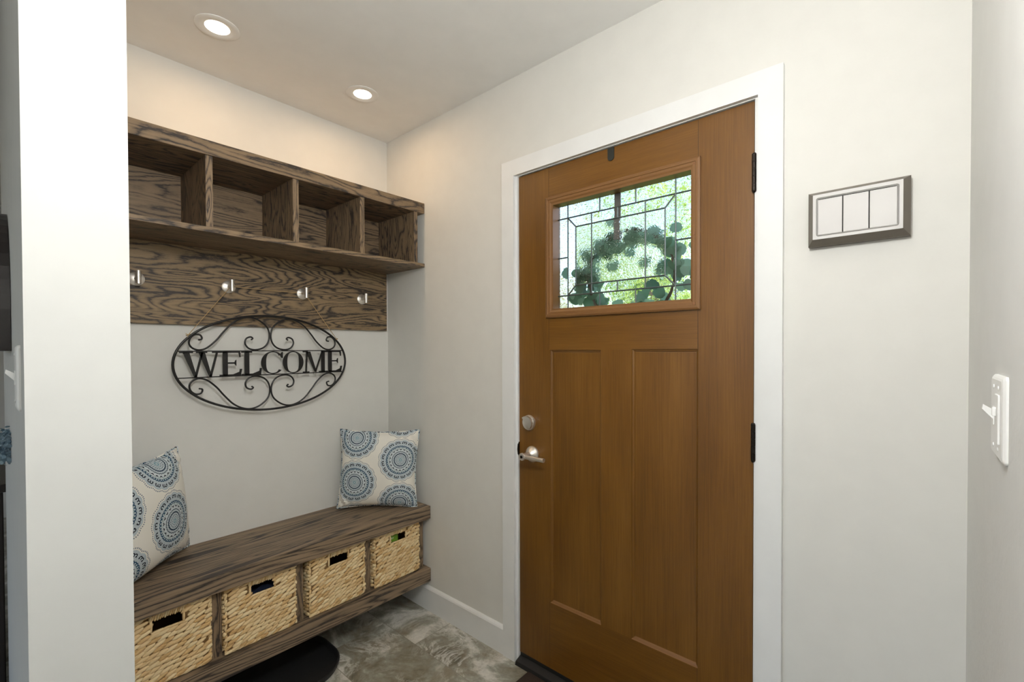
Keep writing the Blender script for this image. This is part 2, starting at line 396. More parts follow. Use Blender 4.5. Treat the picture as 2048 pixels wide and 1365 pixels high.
# baseboards
def basebd(name, runs, label=None):
    bm = new()
    for (ax, a0, a1, base, sgn) in runs:
        prof = [(0, 0), (.015, 0), (.015, .108), (.012, .114), (.004, .121), (0, .121)]
        if ax == 'y': prism(bm, [(base+sgn*p, z) for p, z in prof], 1, a0, a1)
        else: prism(bm, [(base+sgn*p, z) for p, z in prof], 0, a0, a1)
    return struct(obj(name, bm, TRIM), label)
basebd('baseboard_door_side', [('y', -.879, 0, 0, -1), ('y', -L, -1.932, 0, -1)], 'white baseboard below the alcove and door wall')
basebd('baseboard_back', [('x', PX1, -.0155, 0, -1)])
basebd('baseboard_right', [('x', WX, -.0155, -L, 1)])

# door casing and jamb
bm = new(); cx0, cx1 = -.018, -.0003
CY0, CY1, CZ1, cw = -.8785, -1.9314, 2.108, .0655
def mitre(bm, pts, x0, x1): prism(bm, pts, 0, x0, x1)
mitre(bm, [(CY0, 0), (CY0-cw, 0), (CY0-cw, CZ1-cw), (CY0, CZ1)], cx0, cx1)
mitre(bm, [(CY1, 0), (CY1+cw-.002, 0), (CY1+cw-.002, CZ1-cw), (CY1, CZ1)], cx0, cx1)
mitre(bm, [(CY0, CZ1), (CY0-cw, CZ1-cw), (CY1+cw-.002, CZ1-cw), (CY1, CZ1)], cx0, cx1)
struct(obj('trim_1', bm, TRIM), 'white flat casing around the front door')
bm = new(); jr = .003
box(bm, -.002, .139, DY0+jr, OY0-.0005, 0, OZ-.0005); box(bm, -.002, .139, DY1-jr, OY1+.0005, 0, OZ-.0005)
box(bm, -.002, .139, DY1-jr, DY0+jr, DZ1+jr, OZ-.0005)
for y0, y1 in ((DY0+jr, DY0-.012), (DY1-jr, DY1+.012)): box(bm, .052, .066, y0, y1, 0, OZ-.01)      # door stop
box(bm, .052, .066, DY0, DY1, DZ1-.012, DZ1+jr)
struct(obj('trim_2', bm, TRIM), 'white jamb inside the door casing')

# ------------------------------------------------------------------ front door
k1 = (SX-CX)/(.03-CX)
fy = lambda y: CY+(y-CY)*k1
fz = lambda z: CZ+(z-CZ)*k1
def rect_map(r): return [fy(r[0]), fy(r[1]), fz(r[2]), fz(r[3])]
p1 = rect_map((-1.0973, -1.332, .289, 1.317)); p2 = rect_map((-1.4548, -1.6865, .289, 1.320))
hol = [fy(-1.116), fy(-1.672), fz(1.478), fz(1.896)]
st0, st1 = fy(-1.0925), fy(-1.6848); rail1 = fz(1.3215); rail2 = fz(1.4456); rtop = fz(1.93)
ys = sorted(set([DY0, DY1, st0, st1, p1[0], p1[1], p2[0], p2[1], hol[0], hol[1]]), reverse=True)
zs = sorted(set([DZ0, DZ1, p1[2], p1[3], p2[3], hol[2], hol[3]]))
bm = new()
def inside(y, z, r): return r[1] < y < r[0] and r[2] < z < r[3]
for ya, yb in zip(ys, ys[1:]):
    for za, zb in zip(zs, zs[1:]):
        ym, zm = (ya+yb)/2, (za+zb)/2
        if inside(ym, zm, p1) or inside(ym, zm, p2) or inside(ym, zm, hol): continue
        mi = 0
        if st1 < ym < st0 and (zm > p1[3] or zm < p1[2]): mi = 1
        quad(bm, [(SX, ya, za), (SX, yb, za), (SX, yb, zb), (SX, ya, zb)], mi)
        quad(bm, [(SX+.045, ya, za), (SX+.045, yb, za), (SX+.045, yb, zb), (SX+.045, ya, zb)], mi)
for r in (p1, p2):
    y0, y1, z0, z1 = r; prev = (y0, y1, z0, z1, SX)
    for ins, dep in ((.002, .004), (.007, .007), (.009, .0105), (.011, .0105)):
        cur = (y0-ins, y1+ins, z0+ins, z1-ins, SX+dep)
        A = [(prev[4], prev[0], prev[2]), (prev[4], prev[1], prev[2]), (prev[4], prev[1], prev[3]), (prev[4], prev[0], prev[3])]
        B = [(cur[4], cur[0], cur[2]), (cur[4], cur[1], cur[2]), (cur[4], cur[1], cur[3]), (cur[4], cur[0], cur[3])]
        for i in range(4): quad(bm, [A[i], A[(i+1) % 4], B[(i+1) % 4], B[i]], 2 if i in (0, 2) else 0)
        prev = cur
    quad(bm, B, 0)
    quad(bm, [(SX+.045, y0, z0), (SX+.045, y1, z0), (SX+.045, y1, z1), (SX+.045, y0, z1)])
for (a, b, c, d) in ((DY0, DY0, DZ0, DZ1), (DY1, DY1, DZ0, DZ1), (hol[0], hol[0], hol[2], hol[3]), (hol[1], hol[1], hol[2], hol[3])):
    quad(bm, [(SX, a, c), (SX+.045, a, c), (SX+.045, a, d), (SX, a, d)])
for (a, b, z) in ((DY0, DY1, DZ0), (DY0, DY1, DZ1), (hol[0], hol[1], hol[2]), (hol[0], hol[1], hol[3])):
    quad(bm, [(SX, a, z), (SX+.045, a, z), (SX+.045, b, z), (SX, b, z)])
bmesh.ops.remove_doubles(bm, verts=bm.verts[:], dist=1e-5)
door = struct(obj('door_1', bm, [DWV, DWH, DWF]), 'brown stained craftsman front door with leaded glass lite')
# fine joint lines between stiles and rails
bm = new()
for yy, za, zb in ((st1, rtop, DZ1-.002), (st1, rail1, rail2-.002), (st0, rail1, rail2-.002), (st0, rtop, DZ1-.002), (st0, DZ0, p1[2]), (st1, DZ0, p1[2])):
    box(bm, SX-.0002, SX+.001, yy-.0006, yy+.0006, za, zb)
obj('joint_line', bm, plain('joint_dark_brown', (.035, .014, .004), .6), door)
# lite frame: stepped moulding
fo = [fy(-1.0832), fy(-1.6940), fz(1.4460), fz(1.9290)]
fi = [fy(-1.1190), fy(-1.6690), fz(1.4810), fz(1.8930)]
bm = new(); prof = [(0, 0), (0, .010), (.006, .0135), (.012, .0135), (.0135, .0115), (.022, .0115), (.028, .009), (None, .009), (None, -.030)]
prev = None
for ins, h in prof:
    if ins is None: r = fi
    else: r = [fo[0]-ins, fo[1]+ins, fo[2]+ins, fo[3]-ins]
    x = SX-h
    ring = [(x, r[0], r[2]), (x, r[1], r[2]), (x, r[1], r[3]), (x, r[0], r[3])]
    if prev:
        for i in range(4): quad(bm, [prev[i], prev[(i+1) % 4], ring[(i+1) % 4], ring[i]])
    prev = ring
lf = obj('lite_frame', bm, DWF, door)
bm = new()
for (y, z) in [(fo[0]-.018, fo[2]+.018), (fo[1]+.018, fo[2]+.018), (fo[0]-.018, fo[3]-.018), (fo[1]+.018, fo[3]-.018), ((fo[0]*2+fo[1])/3, fo[3]-.018), ((fo[0]+2*fo[1])/3, fo[3]-.018), ((fo[0]+fo[1])/2, fo[2]+.018), (fo[1]+.018, (fo[2]+fo[3])/2), (fo[0]-.018, (fo[2]+fo[3])/2)]:
    lathe(bm, [(.0045, 0), (.0042, .0008), (.002, .0011)], (SX-.0115, y, z), (-1, 0, 0), 12)
obj('screw_cap', bm, plain('cap_brown', (.20, .085, .028), .5), lf)
# leaded glass
GX = .030; kg = (GX-CX)/(.05-CX)
gy = lambda y: CY+(y-CY)*kg
gz = lambda z: CZ+(z-CZ)*kg
Y = dict(o0=gy(-1.1128), o1=gy(-1.6620), a=gy(-1.1704), b=gy(-1.2075), c=gy(-1.2785), m=gy(-1.388), d=gy(-1.496), e=gy(-1.567), f=gy(-1.6035), t1=gy(-1.3140), t2=gy(-1.4595))
Z = dict(o0=gz(1.478), o1=gz(1.896), a=gz(1.8385), b=gz(1.7985), m=gz(1.6835), e=gz(1.5704), f=gz(1.5325))
bm = new()
for (a, b, c, d) in ((fi[0], Y['b'], fi[2], fi[3]), (Y['e'], fi[1], fi[2], fi[3]), (Y['b'], Y['e'], Z['b'], fi[3]), (Y['b'], Y['e'], fi[2], Z['e'])):
    quad(bm, [(GX+.002, a, c), (GX+.002, b, c), (GX+.002, b, d), (GX+.002, a, d)])
gp = obj('clear_glass_border', bm, GCLR, door)
bm = new(); quad(bm, [(GX+.002, Y['b'], Z['e']), (GX+.002, Y['e'], Z['e']), (GX+.002, Y['e'], Z['b']), (GX+.002, Y['b'], Z['b'])])
obj('textured_glass_pane', bm, GTEX, door)
bm = new(); lw = .0028
def came(a, b, w=lw):
    a = Vector((GX+.002, a[0], a[1])); b = Vector((GX+.002, b[0], b[1])); tube(bm, [a, b], w, 8)
came((Y['a'], fi[2]), (Y['a'], fi[3])); came((Y['f'], fi[2]), (Y['f'], fi[3]))
came((fi[0], Z['a']), (fi[1], Z['a'])); came((fi[0], Z['f']), (fi[1], Z['f']))
for y in (Y['b'], Y['e']): came((y, Z['e']), (y, Z['b']))
for z in (Z['e'], Z['b']): came((Y['b'], z), (Y['e'], z))
for y in (Y['c'], Y['d']): came((y, Z['f']), (y, Z['a']))
came((Y['m'], Z['b']), (Y['m'], Z['a'])); came((Y['m'], Z['f']), (Y['m'], Z['e']))
for y in (Y['t1'], Y['t2']): came((y, Z['a']), (y, fi[3])); came((y, fi[2]), (y, Z['f']))
came((fi[0], Z['m']), (Y['a'], Z['m'])); came((Y['f'], Z['m']), (fi[1], Z['m']))
for (p, q) in ((('a', 'a'), ('b', 'b')), (('f', 'a'), ('e', 'b')), (('a', 'f'), ('b', 'e')), (('f', 'f'), ('e', 'e'))): came((Y[p[0]], Z[p[1]]), (Y[q[0]], Z[q[1]]))
obj('lead_came', bm, LEADM, door)

# deadbolt
dbY, dbZ = fy(-.9895), fz(1.0120)
bm = new(); lathe(bm, [(.0315, 0), (.0315, .006), (.029, .011), (.021, .015), (.018, .016)], (SX, dbY, dbZ), (-1, 0, 0), 40)
db = obj('deadbolt', bm, NICKEL, door)
bm = new(); th = math.radians(38); pts = []
for k in range(24):
    a = 2*PI*k/24; u = .0255*math.cos(a); v = .0085*math.sin(a)
    pts.append((dbY+u*math.sin(th)*-1, dbZ+u*math.cos(th)*-1))
half = []
for k in range(17):
    a = PI*k/16; half.append((.0285*math.cos(a), .0285*math.sin(a)))
def rot2(p, ang): return (p[0]*math.cos(ang)-p[1]*math.sin(ang), p[0]*math.sin(ang)+p[1]*math.cos(ang))
hp = [rot2(p, math.radians(46)) for p in half]
prism(bm, [(dbY+p[0], dbZ+p[1]) for p in hp], 0, SX-.026, SX-.014)
obj('thumb_turn', bm, NICKEL, db)
bm = new(); lathe(bm, [(.003, 0), (.003, .002)], (SX-.016, dbY-.011, dbZ-.002), (-1, 0, 0), 10); obj('screw', bm, GAP, db)
# lever
lvY, lvZ = fy(-1.0060), fz(.8820)
bm = new(); lathe(bm, [(.033, 0), (.033, .004), (.031, .008), (.020, .022), (.0155, .026), (.0125, .028), (.0125, .062), (.0150, .0625), (.0150, .070), (.0138, .072)], (SX, lvY, lvZ), (-1, 0, 0), 40)
lv = obj('lever_rose', bm, NICKEL, door)
bm = new(); tube(bm, [(SX-.062, lvY+.002, lvZ), (SX-.062, lvY-.105, lvZ)], .0085, 20); lvh = obj('lever_handle', bm, NICKEL, door)
bm = new(); lathe(bm, [(.006, 0), (.006, .0012)], (SX-.072, lvY, lvZ), (-1, 0, 0), 16); obj('keyhole_button', bm, HINGE, lvh)
bm = new(); pts = [(.0, -.03), (-.010, -.02), (-.014, 0), (-.010, .02), (0, .03)]
prism(bm, [(SX-.002+p[0]*.6, fz(.893)+p[1]) for p in pts]+[(SX+.002, fz(.893)+.03), (SX+.002, fz(.893)-.03)], 1, DY0+.0005, DY0+.0045)
obj('latch_plate', bm, HINGE, door)
# hinges
for zc in (fz(1.837), fz(1.042), .24):
    bm = new(); hy = DY1-.0015
    for k in range(5):
        z0 = zc-.052+k*.0212; tube(bm, [(SX-.0075, hy, z0), (SX-.0075, hy, z0+.0202)], .0062, 14)
    lathe(bm, [(.0062, 0), (.0045, .003), (.001, .004)], (SX-.0075, hy, zc+.054), (0, 0, 1), 12); lathe(bm, [(.0062, 0), (.004, .004), (.001, .006)], (SX-.0075, hy, zc-.052), (0, 0, -1), 12)
    box(bm, SX-.004, SX-.0005, hy, hy+.006, zc-.052, zc+.054)
    obj('hinge', bm, HINGE, door)
# sweep and threshold
bm = new(); box(bm, SX+.001, SX+.044, DY0-.001, DY1+.001, .026, DZ0); obj('door_sweep', bm, BLACKP, door)
bm = new(); prism(bm, [(-.028, .0), (.139, .0), (.139, .025), (.01, .025), (-.022, .014)], 1, DY0+.002, DY1-.002)
struct(obj('trim_3', bm, BLACKP), 'black threshold strip under the front door')

# ------------------------------------------------------------------ wreath hanger and wreath
wy = fy(-1.3745)
bm = new(); w = .0125
pts = [(wy+w, DZ1-.001)]+[(wy+w*math.cos(a), fz(2.015)-w*math.sin(a)+.0) for a in [PI*k/12 for k in range(13)]]+[(wy-w, DZ1-.001)]
prism(bm, pts, 0, SX-.004, SX-.0008)
wh = obj('wreath_hanger', bm, plain('hanger_dark_metal', (.05, .055, .05), .4, .6)); tag(wh, 'dark over-door wreath hanger clipped over the top edge of the brown door', 'wreath hanger')
bm = new(); box(bm, SX-.004, SX+.050, wy-w, wy+w, DZ1, DZ1+.0022); box(bm, SX+.0465, SX+.0495, wy-w, wy+w, 1.72, DZ1+.002)
box(bm, SX+.0465, SX+.070, wy-w, wy+w, 1.717, 1.722); box(bm, SX+.067, SX+.070, wy-w, wy+w, 1.717, 1.75)
obj('strap', bm, plain('hanger_grey_strap', (.28, .27, .27), .5, .2), wh)
wr = thing('wreath', 'green round-leaf eucalyptus wreath hanging outside the door glass', 'wreath', (0, 0, 0))
wc = Vector((SX+.095, fy(-1.40), 1.585))
bm = new(); tube(bm, [wc+Vector((0, .17*math.cos(a), .17*math.sin(a))) for a in [2*PI*k/40 for k in range(40)]], .005, 8, closed=True); obj('wreath_ring', bm, BARK, wr)
bm = new()
for i in range(130):
    a = 2*PI*random.random(); rr = .165+random.gauss(0, .038); c = wc+Vector((random.uniform(-.015, .035), rr*math.cos(a)*1.18, rr*math.sin(a)*.82))
    rad = random.uniform(.018, .034); n = Vector((-1, random.uniform(-.8, .8), random.uniform(-.8, .8))).normalized(); u, v = frame_of(n)
    vs = [bm.verts.new(c+(u*math.cos(2*PI*k/12)*rad+v*math.sin(2*PI*k/12)*rad*.85)+n*(.006*math.cos(2*PI*k/6))) for k in range(12)]
    f = bm.faces.new(vs); f.smooth = True
o = obj('wreath_leaves', bm, EUC, wr); o['kind'] = 'stuff'

# ------------------------------------------------------------------ wall hung bench
bench = thing('wall_bench', 'dark stained oak wall-hung bench with four open cubbies', 'bench', (PX1/2, -.18, .148))
def part(name, bm, mat, root):
    o = obj(name, bm, mat); o.parent = root; o.matrix_parent_inverse = Matrix.Translation(-Vector(root.location)); return o
e0, e1 = PX1+.001, -.001
BF = -.3686
bm = new(); box(bm, e0, e1, BF, -.001, .4654, .5294, 0, .0025); part('seat', bm, OAKX2, bench)
bm = new(); box(bm, e0, e1, BF, -.001, .148, .215, 0, .0025); part('bottom_board', bm, OAKX2, bench)
BD = -.325
divs = [(-.0471, -.0159), (-.3475, -.3165), (-.6565, -.6240), (-.9493, -.9170), (-1.2885, -1.258)]
for a, b in divs:
    bm = new(); box(bm, a, b, BD, -.02, .2152, .4652, 0, .001); part('divider', bm, OAKZ, bench)
bm = new(); box(bm, e0, e1, -.019, -.001, .2152, .4652); part('back_board', bm, OAKX, bench)

# ------------------------------------------------------------------ baskets
def lobe(bm, c, ax, up, nrm, l, h, d):
    m_, n_ = 4, 6; rows = []
    top = bm.verts.new(c-ax*l/2); bot = bm.verts.new(c+ax*l/2)
    for i in range(1, m_+1):
        p = PI*i/(m_+1); cc = -math.cos(p); ss = math.sin(p)**.85
        rows.append([bm.verts.new(c+ax*cc*l/2+up*math.cos(2*PI*k/n_)*ss*h/2+nrm*math.sin(2*PI*k/n_)*ss*d/2) for k in range(n_)])
    fs = []
    for k in range(n_):
        fs.append(bm.faces.new([top, rows[0][(k+1) % n_], rows[0][k]])); fs.append(bm.faces.new([bot, rows[-1][k], rows[-1][(k+1) % n_]]))
        for A, B in zip(rows, rows[1:]): fs.append(bm.faces.new([A[k], A[(k+1) % n_], B[(k+1) % n_], B[k]]))
    for f in fs: f.smooth = True
def weave(bm, o, ux, n, wd, ht, hole=None, rnd=random):
    """rows of twisted strands on a face with origin o, width along ux, outward normal n"""
    up = Vector((0, 0, 1)); rows = int(ht/.0158); ph = ht/rows
    for r in range(rows):
        z = (r+.5)*ph; stp = .0255; off = rnd.uniform(0, stp); cnt = int(wd/stp)+2
        for i in range(cnt):
            x = (i-.5)*stp+off+rnd.uniform(-.002, .002)
            if x < .006 or x > wd-.006: continue
            zz = z+rnd.uniform(-.0015, .0015)
            if hole and hole[0]-.012 < x < hole[1]+.012 and hole[2]-.007 < zz < hole[3]+.03: continue
            ang = math.radians(rnd.uniform(13, 27)); ax = ux*math.cos(ang)+up*math.sin(ang); u2 = up*math.cos(ang)-ux*math.sin(ang)
            ln = rnd.uniform(.036, .047); ln = min(ln, 2*min(x, wd-x)+.012)
            lobe(bm, o+ux*x+up*zz+n*.001, ax, u2, n, ln, rnd.uniform(.0145, .0185), rnd.uniform(.010, .015))
    if hole:
        x = hole[0]-.006
        while x < hole[1]+.008:
            lobe(bm, o+ux*x+up*(hole[3]+.0105+rnd.uniform(-.002, .002))+n*.001, (up+ux*.15).normalized(), ux, n, .031, .009, .012); x += .0068
        for xx in (hole[0]-.005, hole[1]+.005):
            lobe(bm, o+ux*xx+up*((hole[2]+hole[3])/2)+n*.001, up, ux, n, hole[3]-hole[2]+.012, .009, .010)
        x = hole[0]-.004
        while x < hole[1]:
            lobe(bm, o+ux*(x+.016)+up*(hole[2]-.004)+n*.001, (ux+up*.12).normalized(), up, n, .036, .009, .010); x += .02
def basket_meshes(seed):
    rnd = random.Random(seed); w, h, dp = .250, .240, .27; holeU = (.0875, .1665, .183, .220)
    b = new(); X, Z_ = Vector((1, 0, 0)), Vector((0, 0, 1))
    weave(b, Vector((0, 0, 0)), X, Vector((0, -1, 0)), w, h, holeU, rnd)
    weave(b, Vector((0, dp, 0)), Vector((0, -1, 0)), Vector((-1, 0, 0)), dp, h, None, rnd)
    weave(b, Vector((w, 0, 0)), Vector((0, 1, 0)), Vector((1, 0, 0)), dp, h, None, rnd)
    # corner and rim strands
    for (x, y) in ((.003, .003), (w-.003, .003), (.003, dp-.003), (w-.003, dp-.003)):
        for k in range(11): lobe(b, Vector((x, y, .012+k*.0216)), (Z_+X*.2).normalized(), X, Vector((0, -1, 0)), .028, .010, .010)
    k = .012
    while k < w:
        for z in (.005, h-.004): lobe(b, Vector((k, 0, z)), (X+Z_*.25).normalized(), Z_, Vector((0, -1, 0)), .032, .011, .014)
        k += .02
    # core panels
    c = new(); t_ = .004
    x0, x1, z0, z1 = holeU
    box(c, .002, x0-.002, .002, .002+t_, .003, h-.003); box(c, x1+.002, w-.002, .002, .002+t_, .003, h-.003); box(c, x0-.002, x1+.002, .002, .002+t_, .003, z0-.002); box(c, x0-.002, x1+.002, .002, .002+t_, z1+.002, h-.003)
    box(c, .002, .006, .006, dp-.002, .003, h-.003); box(c, w-.006, w-.002, .006, dp-.002, .003, h-.003); box(c, .006, w-.006, dp-.006, dp-.002, .003, h-.003); box(c, .006, w-.006, .006, dp-.006, .003, .007)
    return b, c
bx = [(-.0512-.250, 'fourth'), (-.3535-.250, ''), (-.6600-.250, ''), (-.9555-.250, '')]
blab = ['woven straw basket in the rightmost bench cubby, green packet showing in its handle hole',
        'woven straw basket in the third bench cubby, left of the green packet basket',
        'woven straw basket in the second bench cubby, dark blue cloth inside its handle hole',
        'woven straw basket at the bench left end, partly cut off by the partition']
b0 = None
for i, ((x, _), lab) in enumerate(zip(bx, blab)):
    r = thing('storage_basket', lab, 'basket', (x, -.338, .2185), 0, 'woven baskets in the bench cubbies')
    bb, cc = basket_meshes(i+3)
    obj('woven_body', bb, STRAND, r, recalc=False); obj('inner_wall', cc, CORE, r)
# things inside
bm = new(); bxx = -.3012
vs = box(bm, bxx+.085, bxx+.143, -.318, -.300, .2285, .424, 0, .005)
gb = obj('food_packet', bm, GREENBAG); tag(gb, 'green packet with pale lettering inside the rightmost straw basket', 'packet')
bm = new(); z0 = .4075; x0 = bxx+.093                     # pale letters of the packet, partly visible
box(bm, x0, x0+.002, -.3190, -.3184, z0, z0+.011); box(bm, x0, x0+.006, -.3190, -.3184, z0+.009, z0+.011); box(bm, x0, x0+.005, -.3190, -.3184, z0+.0045, z0+.006)
box(bm, x0+.009, x0+.011, -.3190, -.3184, z0, z0+.007); box(bm, x0+.009, x0+.015, -.3190, -.3184, z0+.006, z0+.0075); box(bm, x0+.009, x0+.015, -.3190, -.3184, z0+.003, z0+.004); box(bm, x0+.009, x0+.015, -.3190, -.3184, z0, z0+.0012)
box(bm, x0+.018, x0+.020, -.3190, -.3184, z0, z0+.007); box(bm, x0+.018, x0+.023, -.3190, -.3184, z0+.006, z0+.0075)
obj('lettering', bm, PRINT, gb)
bm = new(); bxx = -.910
g = []
for i in range(15):
    g.append([bm.verts.new((bxx+.015+.22*i/14, -.318+.2*j/10, .2285+.165+.018*math.sin(i*.9+j*.5)*math.cos(j*.8)+(.0 if 0 < i < 14 and 0 < j < 10 else -.16))) for j in range(11)])
for i in range(14):
    for j in range(10): bm.faces.new([g[i][j], g[i+1][j], g[i+1][j+1], g[i][j+1]]).smooth = True
tag(obj('folded_cloth', bm, NAVY), 'dark navy cloth inside the second straw basket', 'cloth')

# ------------------------------------------------------------------ wall shelf
sh = thing('wall_shelf', 'dark stained oak wall shelf with four open cubbies above the coat hooks', 'shelf', (PX1/2, -.16, 1.736))
SF = -.3316
bm = new(); box(bm, e0, e1, SF, -.001, 2.0073, 2.0596, 0, .002); part('top_board', bm, OAKX, sh)
bm = new(); box(bm, e0, e1, SF, -.001, 1.7361, 1.7553, 0, .0015); part('shelf_board', bm, OAKX, sh)
for a, b in ((-.0622, -.0408), (-.3575, -.3347), (-.6515, -.6285), (-.9526, -.9303), (-1.2885, -1.267)):
    bm = new(); box(bm, a, b, SF+.005, -.012, 1.7555, 2.0071, 0, .001); part('divider', bm, OAKZ, sh)
bm = new(); box(bm, e0, e1, -.011, -.001, 1.7555, 2.0071); part('back_board', bm, OAKX, sh)

bm = new(); box(bm, e0, -.018, -.019, -.001, 1.4218, 1.7358, 0, .0015)
hb = obj('hook_board', bm, OAKP); tag(hb, 'wide oak grain board on the alcove wall carrying four nickel hooks', 'board')

# hooks
def hook(x, z, label):
    r = thing('coat_hook', label, 'coat hook', (x, -.0192, z), 0, 'nickel peg hooks on the oak board')
    return r
hlab = ['brushed nickel peg hook at the left end of the board, half hidden by the partition',
        'brushed nickel peg hook holding the left end of the sign cord',
        'brushed nickel peg hook holding the right end of the sign cord',
        'empty brushed nickel peg hook at the right end of the oak board']
hz = 1.587
hk0 = hook(-1.096, hz, hlab[0])
bm = new(); lathe(bm, [(.0262, 0), (.0262, .0030), (.0240, .0045), (.0070, .0080), (.0055, .010), (.0055, .016)], (0, 0, 0), (0, -1, 0), 36); obj('rosette', bm, NICKEL, hk0)
bm = new(); tube(bm, [(0, -.012, -.0), (0, -.042, 0)], .0052, 16); obj('stem', bm, NICKEL, hk0)
bm = new(); tube(bm, [(0, -.042, -.022), (0, -.042, .026)], .0082, 20); obj('peg', bm, NICKEL, hk0)
for x, z, lb in ((-.7900, 1.587, hlab[1]), (-.4800, 1.585, hlab[2]), (-.1700, 1.584, hlab[3])): dup(hk0, (x, -.0192, z), lb)

# ------------------------------------------------------------------ welcome sign
sg = thing('welcome_sign', 'black wrought iron oval WELCOME sign with scrollwork hanging from two hooks', 'sign', (-.638, -.05, 1.2635))
A_, B_ = .3555, .2065
bm = new(); tube(bm, [(A_*math.cos(2*PI*k/96), 0, B_*math.sin(2*PI*k/96)) for k in range(96)], .0048, 10, closed=True); obj('oval_ring', bm, BLACKM, sg)
for z in (.0525, -.0530):
    xx = A_*math.sqrt(1-(z/B_)**2); bm = new(); box(bm, -xx, xx, -.0016, .0016, z-.0022, z+.0022); obj('crossbar', bm, BLACKM, sg)
scr = [(-.268, .098), (-.2603, .1002), (-.2587, .107), (-.2652, .1175), (-.2823, .1186), (-.2982, .1041), (-.3021, .0819), (-.2903, .0642), (-.2677, .0571), (-.2405, .0664), (-.2085, .0963), (-.1839, .1291), (-.1504, .1676), (-.1162, .1895), (-.0812, .1969), (-.0454, .1864), (-.0134, .1581), (-.0028, .1237), (-.0091, .0888), (-.0290, .066), (-.0602, .0571), (-.0869, .0636), (-.101, .0842), (-.0965, .1048), (-.0797, .1128), (-.0706, .1067), (-.0751, .1018)]
for sx in (1, -1):
    for sz in (1, -1):
        bm = new(); pts = catmull([(sx*x, 0, sz*z) for x, z in scr], 6)
        tube(bm, pts, lambda t: .0036*min(1, .55+min(t, 1-t)*14), 8)
        for e in (pts[0], pts[-1]): lathe(bm, [(.001, -.0035), (.0035, -.002), (.0035, .002), (.001, .0035)], e, (0, 1, 0), 10)
        obj('scroll', bm, BLACKM, sg)
# letters
LZ0, LZ1 = -.0508, .0503; TH = .0022
def lt():
    return new()
def P_(bm, pts, x0, wd):
    prism(bm, [(x0+p[0]*wd, LZ0+p[1]*(LZ1-LZ0)) for p in pts], 1, -TH, TH)
def R_(bm, x0, wd, a, b, c, d): P_(bm, [(a, c), (b, c), (b, d), (a, d)], x0, wd)
def serif(bm, x0, wd, a, b, top):
    c, d = (.945, 1) if top else (0, .055); R_(bm, x0, wd, a, b, c, d)
def letter_W(x0, wd):
    b = lt(); s = lambda *p: P_(b, p, x0, wd)
    s((.08, .98), (.24, .98), (.42, 0), (.35, 0)); s((.42, 0), (.36, 0), (.53, .98), (.58, .78) if False else (.58, .98))
    s((.46, .98), (.62, .98), (.79, 0), (.72, 0)); s((.79, 0), (.73, 0), (.90, .98), (.955, .98))
    serif(b, x0, wd, 0, .33, 1); serif(b, x0, wd, .40, .68, 1); serif(b, x0, wd, .80, 1.0, 1); return b
def letter_E(x0, wd):
    b = lt(); s = lambda *p: P_(b, p, x0, wd)
    R_(b, x0, wd, .14, .36, 0, 1); serif(b, x0, wd, 0, .92, 1); serif(b, x0, wd, 0, .95, 0)
    s((.84, .945), (.93, .945), (.93, .76), (.89, .76)); s((.86, .055), (.90, .27), (1.0, .27), (.95, .055)); s((.60, .055), (.86, .055), (.93, .17))
    R_(b, x0, wd, .36, .74, .49, .555); s((.74, .40), (.74, .66), (.69, .62), (.66, .555), (.66, .49), (.69, .44)); return b
def letter_L(x0, wd):
    b = lt(); s = lambda *p: P_(b, p, x0, wd)
    R_(b, x0, wd, .15, .38, 0, 1); serif(b, x0, wd, 0, .52, 1); serif(b, x0, wd, 0, .96, 0)
    s((.86, .055), (.90, .28), (1.0, .28), (.96, .055)); s((.55, .055), (.86, .055), (.93, .18)); return b
def ringseg(bm, x0, wd, a0, a1, thin, thick, n=40, ends=True):
    cx_, cz_ = x0+wd/2, (LZ0+LZ1)/2; rx, rz = wd/2, (LZ1-LZ0)/2; out, inn = [], []
    for k in range(n+1):
        a = a0+(a1-a0)*k/n; t_ = thin+(thick-thin)*abs(math.cos(a))**1.3
        out.append((cx_+rx*math.cos(a), cz_+rz*math.sin(a))); inn.append((cx_+(rx-t_)*math.cos(a), cz_+(rz-thin)*math.sin(a)))
    for k in range(n):
        prism(bm, [out[k], out[k+1], inn[k+1], inn[k]], 1, -TH, TH)
def letter_O(x0, wd):
    b = lt(); ringseg(b, x0, wd, 0, 2*PI, .0045, .0195, 48); return b
def letter_C(x0, wd):
    b = lt(); ringseg(b, x0, wd*1.06, math.radians(42), math.radians(318), .0045, .020, 44)
    P_(b, [(.86, .80), (.93, .70), (.99, .70), (.99, .97), (.95, .97), (.90, .92)], x0, wd); return b
def letter_M(x0, wd):
    b = lt(); s = lambda *p: P_(b, p, x0, wd)
    s((.10, 0), (.155, 0), (.20, .98), (.13, .98)); s((.13, .98), (.30, .98), (.56, .02), (.48, .02)); s((.48, .02), (.54, .02), (.83, .98), (.77, .98))
    R_(b, x0, wd, .76, .91, 0, 1); serif(b, x0, wd, 0, .26, 0); serif(b, x0, wd, .66, 1.0, 0); serif(b, x0, wd, .0, .20, 1); serif(b, x0, wd, .77, 1.0, 1); return b
for fn, a, b_ in ((letter_W, -.3351, -.196), (letter_E, -.1975, -.1135), (letter_L, -.1160, -.0350), (letter_C, -.0375, .0548), (letter_O, .0535, .1465), (letter_M, .1440, .2600), (letter_E, .2555, .3385)):
    obj('letter', fn(a, b_-a), BLACKM, sg)
